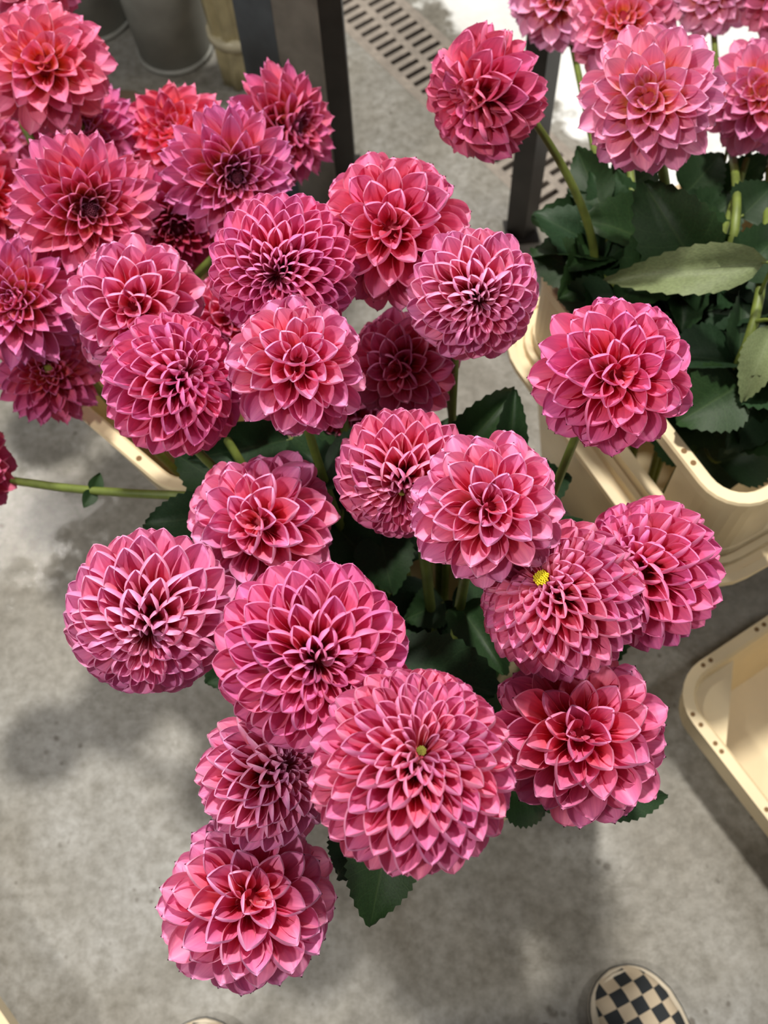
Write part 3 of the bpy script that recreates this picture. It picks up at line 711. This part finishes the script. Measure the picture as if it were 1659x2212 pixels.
# leaves that the photograph shows singly: (flower, base px, z, tip px, z, width, pale)
for (fi, bp, bz, tp_, tz, wd, pale, upv) in [
    (5, (625, 950), 0.55, (408, 992), 0.60, 0.060, 0, None), (5, (520, 1075), 0.56, (372, 975), 0.56, 0.050, 0, None),
    (10, (470, 1115), 0.60, (308, 1132), 0.62, 0.050, 0, None), (6, (740, 1100), 0.52, (640, 935), 0.55, 0.060, 0, None),
    (7, (990, 985), 0.55, (1112, 842), 0.60, 0.050, 0, None), (8, (1100, 1010), 0.55, (1112, 842), 0.62, 0.034, 0, None),
    (19, (1130, 1055), 0.52, (1236, 1030), 0.55, 0.060, 0, None), (12, (820, 1150), 0.52, (848, 1285), 0.50, 0.060, 0, None),
    (16, (960, 1300), 0.45, (870, 1340), 0.46, 0.045, 0, None), (16, (1040, 1400), 0.42, (960, 1360), 0.44, 0.05, 0, None),
    (13, (838, 1800), 0.62, (800, 2000), 0.60, 0.055, 0, None), (13, (790, 1790), 0.58, (728, 1895), 0.56, 0.045, 0, None), (13, (860, 1850), 0.58, (880, 1905), 0.56, 0.03, 0, None),
    (15, (1270, 1722), 0.56, (1436, 1716), 0.54, 0.042, 0, None), (15, (1090, 1690), 0.54, (1195, 1765), 0.52, 0.05, 0, None),
    (11, (530, 1430), 0.55, (442, 1478), 0.55, 0.04, 0, None), 
    (40, (1512, 590), 0.60, (1385, 385), 0.66, 0.080, 0, None), (40, (1655, 565), 0.64, (1305, 606), 0.60, 0.048, 1, None),
    (40, (1672, 700), 0.60, (1604, 868), 0.54, 0.040, 1, None), (35, (1600, 830), 0.52, (1460, 915), 0.50, 0.075, 0, None),
    (36, (1300, 450), 0.56, (1246, 320), 0.58, 0.050, 0, None), (20, (1260, 590), 0.54, (1150, 535), 0.54, 0.055, 0, None),
    (20, (1330, 640), 0.53, (1205, 655), 0.50, 0.05, 0, None), (35, (1340, 480), 0.54, (1275, 370), 0.58, 0.05, 0, None),
    (40, (1560, 640), 0.5, (1420, 700), 0.5, 0.05, 1, None), (38, (1560, 420), 0.5, (1660, 330), 0.55, 0.05, 0, None),
    (36, (1480, 420), 0.52, (1560, 330), 0.55, 0.06, 0, None), (39, (1600, 470), 0.56, (1670, 400), 0.58, 0.06, 0, None), (40, (1590, 600), 0.58, (1690, 500), 0.60, 0.06, 0, None),
    (40, (1520, 780), 0.5, (1640, 660), 0.52, 0.07, 0, None), (35, (1420, 620), 0.5, (1350, 540), 0.52, 0.045, 1, None), (36, (1500, 980), 0.42, (1400, 900), 0.45, 0.06, 0, None), (12, (800, 1215), 0.50, (700, 1110), 0.52, 0.06, 0, None), (16, (1010, 1300), 0.40, (960, 1420), 0.36, 0.07, 0, None), (16, (1050, 1330), 0.40, (1050, 1470), 0.36, 0.07, 0, None), (9, (930, 1260), 0.44, (860, 1350), 0.42, 0.06, 0, None), (15, (1080, 1500), 0.38, (960, 1480), 0.36, 0.07, 0, None), (9, (1010, 1250), 0.42, (1060, 1370), 0.40, 0.05, 0, None), (12, (900, 1330), 0.38, (930, 1450), 0.36, 0.06, 0, None), (35, (1550, 1000), 0.38, (1680, 960), 0.38, 0.08, 0, None), (36, (1600, 1040), 0.34, (1500, 960), 0.36, 0.08, 0, None)] + [(k, a, 0.44, b, 0.47, 0.075, 0, None) for k, a, b in ((36, (1500, 880), (1600, 960)), (37, (1660, 860), (1560, 980)), (38, (1580, 760), (1690, 860)), (35, (1440, 820), (1530, 940)), (39, (1620, 900), (1720, 980)), (20, (1300, 560), (1210, 640)), (36, (1380, 600), (1290, 520)), (37, (1330, 430), (1420, 360)), (38, (1500, 500), (1600, 420)), (35, (1460, 700), (1380, 780)), (40, (1600, 620), (1500, 720)), (39, (1640, 560), (1720, 660)), (36, (1350, 700), (1450, 640)), (37, (1250, 480), (1320, 400)), (35, (1520, 560), (1610, 640)), (38, (1480, 640), (1400, 560)))]:
    best = None
    for dz in (0, 0.01, -0.01, 0.02, -0.02, 0.03, -0.03, 0.04, -0.04, 0.06, -0.06, 0.08, -0.08):
        b = on_z(bp, bz + dz); t_ = on_z(tp_, tz + dz); bt = leaf_bite(b, t_, wd, (CAM - b).normalized(), fi)
        if best is None or bt < best[0] - 1e-6: best = (bt, b, t_)
        if bt <= 0: break
    bt, b, t_ = best
    cand = []
    for k, pp in PTS.items():
        if CRATE_OF[k] != CRATE_OF[fi]: continue
        for p in pp:
            if 0.15 < p.z < b.z + 0.03: cand.append(((p - b).length + max(0, p.z - b.z + 0.01) - (0.02 if k == fi else 0) + head_bite((p + b) / 2, None) * 0.2 + wall_bite((p + b) / 2, 0.003) * 8, k, p))
    _, k, p = min(cand, key=lambda c_: c_[0])
    root = DAHLIA[k]; dl = (b - p); ax = (t_ - b).normalized()
    pet = bez(p, p + dl * 0.35 + Vector((0, 0, 0.15 * dl.length)), b - ax * dl.length * 0.25, b + ax * 0.004, 8)
    link('petiole', tube('petiole', [q - root.location for q in pet], [lerp(0.0024, 0.0014, n_ / 8) for n_ in range(9)], 6), M_STEM, root)
    leaf_at(root, b, t_, wd, me=PALE if pale else None)

def to_px(p):
    v = ROT.transposed() @ (p - CAM); return (CX - v.x / v.z * F_PX, CY + v.y / v.z * F_PX)
nd = min(PTS[34], key=lambda p: abs(to_px(p)[0] - 236))
for d_ in (camv(0.4, 1.0), camv(-0.5, -0.9)): leaf_at(DAHLIA[34], nd, nd + d_ * 0.020, 0.016)
# ------------------------------------------------------------------ steel uprights behind
M_BLACK = plain('black_steel', (0.022, 0.019, 0.017), 0.45, metal=0.2, var=0.3, scale=20)
M_BLUE = plain('blue_grey_steel', (0.085, 0.10, 0.115), 0.5, metal=0.3, var=0.2, scale=20)
M_ZINC = plain('weathered_zinc', (0.23, 0.215, 0.19), 0.5, metal=0.4, var=0.22, scale=18)
def post_part(name, parent, pts, h, mat):
    n = len(pts); V = [(x, y, z) for z in (0, h) for x, y in pts]
    Fc = [tuple(range(n))[::-1], tuple(range(n, 2 * n))] + [(i, (i + 1) % n, n + (i + 1) % n, n + i) for i in range(n)]
    me = mesh(name, V, Fc, False)
    bm = bmesh.new(); bm.from_mesh(me); bmesh.ops.recalc_face_normals(bm, faces=bm.faces); bm.to_mesh(me); bm.free()
    return link(name, me, mat, parent)

def plate(a, b, th):                      # quad from a to b with thickness behind it (away from the lens)
    a = Vector(a); b = Vector(b); d = (b - a).normalized(); n = Vector((-d.y, d.x))
    if n.y < 0: n = -n
    return [tuple(a), tuple(b), tuple(b + n * th), tuple(a + n * th)]
up1 = empty('flower_trolley', (0, 0, 0), 'flower trolley standing behind, its upright of black, grey and blue-grey steel strips', 'trolley')
for (x, y) in ((-0.95, 1.34), (-0.95, 1.97), (-0.265, 1.97)): post_part('upright', up1, [(x, y), (x + 0.035, y), (x + 0.035, y + 0.035), (x, y + 0.035)], 1.9, M_BLACK)
link('shade_shelf', box_mesh('shade_shelf', 0.72, 0.66, 0.018, 0.002), plain('shade_board', (0.20, 0.14, 0.09), 0.7), up1, Matrix.Translation((-0.59, 1.675, 0.90)))  # unseen board, added to shade the floor behind the left-hand flowers
post_part('black_strip', up1, plate((-0.036, 1.285), (-0.002, 1.285), 0.035), 1.9, M_BLACK)
post_part('grey_strip', up1, plate((-0.103, 1.315), (-0.0365, 1.288), 0.02), 1.9, M_ZINC)
post_part('lip', up1, plate((-0.0405, 1.2845), (-0.0362, 1.2835), 0.006), 1.9, M_ZINC)
post_part('blue_strip', up1, plate((-0.165, 1.375), (-0.1035, 1.316), 0.02), 1.9, M_BLUE)
post_part('back_strip', up1, plate((-0.150, 1.395), (-0.004, 1.325), 0.01), 1.9, M_BLACK)
post_part('foot_plate', up1, [(-0.17, 1.27), (0.01, 1.27), (0.01, 1.42), (-0.17, 1.42)], 0.006, M_BLACK)
up2 = empty('square_post', (0, 0, 0), 'black square steel post standing beside the drain grate', 'post')
post_part('tube', up2, [(0.253, 1.215), (0.281, 1.19), (0.305, 1.21), (0.277, 1.235)], 1.9, M_BLACK)
post_part('foot_plate', up2, [(0.25, 1.187), (0.308, 1.187), (0.308, 1.238), (0.25, 1.238)], 0.006, M_BLACK)

# ------------------------------------------------------------------ buckets, sleeve and cardboard far behind
M_BUCKET = plain('grey_bucket', (0.30, 0.30, 0.27), 0.45, var=0.25, scale=9)
M_CARD = plain('brown_cardboard', (0.17, 0.115, 0.075), 0.8, var=0.2, scale=20)
def bucket(px, label, r0, r1, h):
    c = on_z(px, 0); c.z = 0
    t = empty('flower_bucket', c, label, 'bucket')
    link('body', lathe('bucket_body', [(r0, 0.0), (lerp(r0, r1, .5), h * .5), (r1, h), (r1 - .004, h), (lerp(r0, r1, .5) - .004, h * .5), (r0 - .004, .006)], 40), M_BUCKET, t)
    V = []; Fc = []
    link('rim', lathe('bucket_rim', [(r1 - .001, h - .02), (r1 + .007, h - .02), (r1 + .008, h), (r1 - .004, h + .003), (r1 - .005, h - .01)], 40), M_BUCKET, t)
    link('foot_ring', lathe('bucket_foot', [(r0 + .001, 0.0), (r0 + .004, 0.0), (r0 + .006, .012), (r0 + .002, .012)], 40), M_BUCKET, t)
bucket((206, 42), 'grey tapered flower bucket on the floor, farther from the steel upright', 0.070, 0.088, 0.34)
bucket((380, 108), 'grey tapered flower bucket beside the straw-coloured sleeve', 0.070, 0.088, 0.36)
def sleeve():
    c = on_z((528, 165), 0)
    t = empty('plastic_sleeve', (c.x, c.y, 0), 'straw-coloured pleated plastic flower sleeve leaning by the steel upright', 'sleeve')
    rnd = random.Random(5); V = []; Fc = []; seg = 60; rows = 10
    for i in range(rows + 1):
        h = i / rows * 0.55
        for k in range(seg):
            a = 2 * PI * k / seg
            r = lerp(0.040, 0.060, i / rows) * (1 + 0.09 * math.sin(9 * a + 0.5 * math.sin(3 * h * 9)) + 0.05 * math.sin(23 * a + i * .3))
            V.append((r * math.cos(a), r * math.sin(a), h + 0.002))
    for i in range(rows):
        for k in range(seg): Fc.append((i * seg + k, i * seg + (k + 1) % seg, (i + 1) * seg + (k + 1) % seg, (i + 1) * seg + k))
    Fc.append(tuple(range(seg))[::-1])
    m = plain('straw_film', (0.42, 0.36, 0.20), 0.3, var=0.3, scale=18)
    link('film', mesh('film', V, Fc), m, t)
    link('tape_band', lathe('tape_band', [(0.049, 0.10), (0.0525, 0.10), (0.053, 0.118), (0.0495, 0.118)], 40), plain('tape', (0.55, 0.5, 0.35), 0.3), t, Matrix.Translation((0, 0, 0)))
sleeve()
pl = [on_z(p, 0) for p in ((160, 190), (290, 200), (480, 285), (360, 430), (120, 330))]
c0 = sum(pl, Vector()) / 5; n = 5
V = [(p.x - c0.x, p.y - c0.y, z) for z in (0.004, 0.0) for p in pl]
cb = empty('cardboard_sheet', (c0.x, c0.y, 0.0005), 'flat brown cardboard sheet lying on the floor before the grey buckets', 'cardboard')
link('sheet', mesh('sheet', V, [tuple(range(5))[::-1], tuple(range(5, 10))] + [(i, (i + 1) % 5, 5 + (i + 1) % 5, 5 + i) for i in range(5)], False), M_CARD, cb)

# tray at the photographer's side
q2 = on_z((12, 2200), 0.13); yq = math.atan2(-0.78, 0.63)
uu = Vector((math.cos(yq), math.sin(yq), 0)); vv = Vector((-uu.y, uu.x, 0))
tray(Vector((q2.x, q2.y, 0)) - vv * 0.165 - uu * 0.13, yq, 0.40, 0.31, 0.13, 'cream plastic tray on the floor beside a checkered slip-on shoe')

# ------------------------------------------------------------------ the person taking the picture
M_SOLE = plain('cream_rubber', (0.66, 0.58, 0.45), 0.5, var=0.06)
M_LINE = plain('dark_line', (0.03, 0.035, 0.04), 0.5)
def checker_mat():
    m, nt, b = newmat('checker_canvas')
    ck = N(nt, 'ShaderNodeTexChecker'); mp = N(nt, 'ShaderNodeMapping'); mp.inputs['Scale'].default_value = (1, 1, 0); mp.inputs['Location'].default_value = (0.004, 0, 0.004)
    nt.links.new(objco(nt), mp.inputs['Vector']); nt.links.new(mp.outputs[0], ck.inputs['Vector']); ck.inputs['Scale'].default_value = 1 / 0.0172
    ck.inputs['Color1'].default_value = (0.022, 0.026, 0.03, 1); ck.inputs['Color2'].default_value = (0.56, 0.46, 0.33, 1)
    nt.links.new(ck.outputs[0], b.inputs['Base Color']); b.inputs['Roughness'].default_value = 0.85
    bump(nt, noise(nt, objco(nt), 900, 2), b, 0.2, 0.0005); return m
M_CHECK = checker_mat()
OUT = [(0, 0.02), (0.02, 0.42), (0.06, 0.62), (0.14, 0.74), (0.28, 0.78), (0.45, 0.80), (0.6, 0.92), (0.72, 1.0), (0.82, 0.97), (0.9, 0.82), (0.95, 0.63), (0.985, 0.36), (1.0, 0.03)]
def hw(s):
    for (a, x), (b, y) in zip(OUT, OUT[1:]):
        if a <= s <= b: return lerp(x, y, (s - a) / (b - a))
    return 0
SL, SW = 0.28, 0.056
def outline(inset, z, n=64):
    pts = []
    for i in range(n):                       # walk heel -> toe on the right, back on the left
        a = 2 * PI * i / n; s = 0.5 - 0.5 * math.cos(a); sd = 1 if a < PI else -1
        x = sd * hw(s) * SW; y = s * SL
        k = max(0.0, 1 - inset / SW); 
        pts.append((x * k, SL / 2 + (y - SL / 2) * (1 - 2 * inset / SL), z))
    return pts
def ringstack(name, rings, mat, parent, cap0=True, cap1=True):
    n = len(rings[0]); V = [p for r in rings for p in r]; Fc = []
    for i in range(len(rings) - 1):
        for k in range(n): Fc.append((i * n + k, i * n + (k + 1) % n, (i + 1) * n + (k + 1) % n, (i + 1) * n + k))
    if cap0: Fc.append(tuple(range(n))[::-1])
    if cap1: Fc.append(tuple(range((len(rings) - 1) * n, len(rings) * n)))
    return link(name, mesh(name, V, Fc), mat, parent)
def shoe(person, toe, ang, mirror):
    u = Vector((math.cos(ang), math.sin(ang), 0)); heel = toe - u * SL
    o = ringstack('shoe', [outline(0.003, 0.0), outline(0.0, 0.003), outline(-0.001, 0.012), outline(0.0005, 0.026), outline(0.003, 0.029), outline(0.0065, 0.0285)], M_SOLE, person)
    o.matrix_basis = Matrix.Translation(heel - person.location) @ Matrix.Rotation(ang - PI / 2, 4, 'Z') @ Matrix.Diagonal((mirror, 1, 1, 1))
    o['label'] = 'cream rubber sole of a checkered slip-on'
    ringstack('sole_line', [outline(-0.0006, 0.0215), outline(-0.0016, 0.0217), outline(-0.0012, 0.0232), outline(-0.0002, 0.0234)], M_LINE, o, False, False)
    ringstack('piping', [outline(0.0055, 0.028), outline(0.0045, 0.031), outline(0.0055, 0.034), outline(0.0085, 0.035), outline(0.010, 0.033)], M_SOLE, o, False, False)
    # upper: arched sections from toe to instep, sides round the heel
    V = []; Fc = []; ns = 26; na = 16
    def H(s): return 0.036 * sm(1 - s, 0.0, 0.12) + 0.034 * sm(1 - s, 0.1, 0.5)
    for i in range(ns + 1):
        s = 0.42 + 0.562 * (i / ns) ** 0.8
        for k in range(na + 1):
            a = PI * k / na
            V.append((hw(s) * SW * 0.86 * math.cos(a), s * SL, 0.028 + H(s) * math.sin(a) ** 0.75))
    for i in range(ns):
        for k in range(na): Fc.append((i * (na + 1) + k, i * (na + 1) + k + 1, (i + 1) * (na + 1) + k + 1, (i + 1) * (na + 1) + k))
    link('upper', mesh('upper', V, Fc), M_CHECK, o)
    V = []; Fc = []; m = 0
    path = [(hw(s) * SW * 0.87, s) for s in (0.44, 0.36, 0.28, 0.2, 0.12, 0.06, 0.03)] + [(0, 0.018)] + [(-hw(s) * SW * 0.87, s) for s in (0.03, 0.06, 0.12, 0.2, 0.28, 0.36, 0.44)]
    for (x, s) in path:
        for j in range(5):
            V.append((x * (1 - 0.16 * (j / 4) ** 2), s * SL, 0.028 + (0.040 + 0.018 * sm(abs(s - 0.25), 0.0, 0.25)) * j / 4))
    for i in range(len(path) - 1):
        for j in range(4): Fc.append((i * 5 + j, i * 5 + j + 1, (i + 1) * 5 + j + 1, (i + 1) * 5 + j))
    link('heel_counter', mesh('heel_counter', V, Fc), M_CHECK, o)
    return o
pers = empty('person', (0.03, -0.2, 0), 'person standing with feet apart in checkered slip-on shoes, taking the picture', 'person')
shoe(pers, Vector((0.235, 0.026, 0)), math.radians(112), 1)
shoe(pers, Vector((-0.272, 0.008, 0)), math.radians(86), -1)
M_TROUSER = plain('dark_trousers', (0.05, 0.055, 0.07), 0.9)
M_TOP = plain('grey_top', (0.25, 0.24, 0.23), 0.9)
M_SKIN = plain('skin', (0.62, 0.38, 0.27), 0.5, var=0.05)
M_HAIR = plain('brown_hair', (0.06, 0.035, 0.02), 0.6, var=0.3, scale=80)
def skin(name, pts, edges, root, mats, chooser, parent, sub=3):
    me = bpy.data.meshes.new(name); me.from_pydata([p[:3] for p in pts], edges, [])
    o = bpy.data.objects.new(name, me); COL.objects.link(o)
    md = o.modifiers.new('skin', 'SKIN'); md.use_smooth_shade = True
    for v, p in zip(me.skin_vertices[0].data, pts):
        r = p[3]; v.radius = r if isinstance(r, tuple) else (r, r)
    me.skin_vertices[0].data[root].use_root = True
    sb = o.modifiers.new('sub', 'SUBSURF'); sb.levels = sub; sb.render_levels = sub
    dg = bpy.context.evaluated_depsgraph_get(); ev = bpy.data.meshes.new_from_object(o.evaluated_get(dg))
    bpy.data.objects.remove(o)
    for m in mats: ev.materials.append(m)
    for p in ev.polygons:
        p.use_smooth = True; p.material_index = chooser(p.center)
    return link(name, ev, None, parent, Matrix.Translation(-parent.location))
camx = ROT @ Vector((1, 0, 0)); camy = ROT @ Vector((0, 1, 0)); camz = ROT @ Vector((0, 0, 1))
ph = CAM + camz * 0.016 - camy * 0.055 - camx * 0.02              # middle of the phone, just behind the lens plane
pts = []; ed = []
def add(x, y, z, r, to=None):
    pts.append((x, y, z, r)); k = len(pts) - 1
    if to is not None: ed.append((to, k))
    return k
pel = add(0.03, -0.30, 0.90, (0.15, 0.11))
bel = add(0.03, -0.31, 1.06, (0.135, 0.10), pel)
che = add(0.03, -0.31, 1.22, (0.15, 0.11), bel)
nb_ = add(0.03, -0.29, 1.36, (0.09, 0.075), che)
nk = add(0.03, -0.265, 1.44, 0.042, nb_)
hd = add(0.03, -0.235, 1.53, (0.072, 0.085), nk)
hd2 = add(0.03, -0.235, 1.61, (0.07, 0.085), hd)
for s, ank, knee in ((1, (0.335, -0.165), (0.205, -0.20)), (-1, (-0.286, -0.20), (-0.16, -0.20))):
    h = add(0.03 + s * 0.09, -0.30, 0.80, 0.10, pel)
    k = add(knee[0], knee[1], 0.48, 0.085, h)
    c = add(lerp(knee[0], ank[0], .6), lerp(knee[1], ank[1], .6), 0.24, 0.08, k)
    a = add(ank[0], ank[1], 0.06, 0.062, c)
    sh = add(0.03 + s * 0.17, -0.30, 1.33, 0.062, nb_)
    el = add(0.03 + s * 0.24, -0.19, 1.13, 0.046, sh)
    wv = ph + camx * s * 0.075 + camz * 0.045 - camy * 0.10
    wr = add(wv.x, wv.y, wv.z, 0.030, el)
    pv = ph + camx * s * 0.060 + camz * 0.032 - camy * 0.045
    pm = add(pv.x, pv.y, pv.z, (0.026, 0.018), wr)
    for f in range(4):                                  # fingers fold round the long edge to the back of the phone
        b0 = ph + camx * s * 0.050 - camy * (0.035 - 0.017 * f) + camz * 0.024
        f1 = add(b0.x, b0.y, b0.z, 0.0085, pm)
        b1 = ph + camx * s * 0.0455 - camy * (0.035 - 0.018 * f) + camz * 0.001
        f2 = add(b1.x, b1.y, b1.z, 0.008, f1)
        b2 = b1 - camx * s * 0.016 - camz * 0.0105
        add(b2.x, b2.y, b2.z, 0.0065, f2)
    b0 = ph + camx * s * 0.040 - camy * 0.055 + camz * 0.026
    t1 = add(b0.x, b0.y, b0.z, 0.010, pm); b1 = ph + camx * s * 0.022 - camy * 0.035 + camz * 0.0125
    add(b1.x, b1.y, b1.z, 0.0085, t1)
def choose(c):
    if c.z > 1.425 and c.y < -0.16: return 2
    if (c - ph).length < 0.125: return 2
    return 0 if c.z < 0.93 else 1
skin('body', pts, ed, pel, [M_TROUSER, M_TOP, M_SKIN], choose, pers)
def blob(name, c, r, mat, parent, seg=16):
    bm = bmesh.new(); bmesh.ops.create_uvsphere(bm, u_segments=seg, v_segments=seg // 2 + 2, radius=1)
    bmesh.ops.scale(bm, vec=r, verts=bm.verts); me = bpy.data.meshes.new(name); bm.to_mesh(me); bm.free()
    me.polygons.foreach_set('use_smooth', [True] * len(me.polygons))
    return link(name, me, mat, parent, Matrix.Translation(Vector(c) - parent.location))
blob('hair', (0.03, -0.270, 1.618), (0.084, 0.084, 0.088), M_HAIR, pers, 24)
blob('nose', (0.03, -0.163, 1.555), (0.011, 0.016, 0.02), M_SKIN, pers)
for s in (-1, 1):
    blob('eye', (0.03 + s * 0.022, -0.178, 1.575), (0.012, 0.006, 0.006), plain('eye', (0.08, 0.05, 0.04), 0.2), pers)
    blob('ear', (0.03 + s * 0.078, -0.235, 1.565), (0.008, 0.02, 0.03), M_SKIN, pers)
blob('mouth', (0.03, -0.170, 1.517), (0.022, 0.008, 0.006), plain('lips', (0.45, 0.16, 0.14), 0.4), pers)
phone = box_mesh('phone', 0.072, 0.148, 0.008, 0.003)
po = link('mobile_phone', phone, M_BLACK); tag(po, 'black mobile phone held in both hands above the flowers', 'phone')
po.matrix_basis = Matrix.Translation(ph) @ ROT.to_4x4()
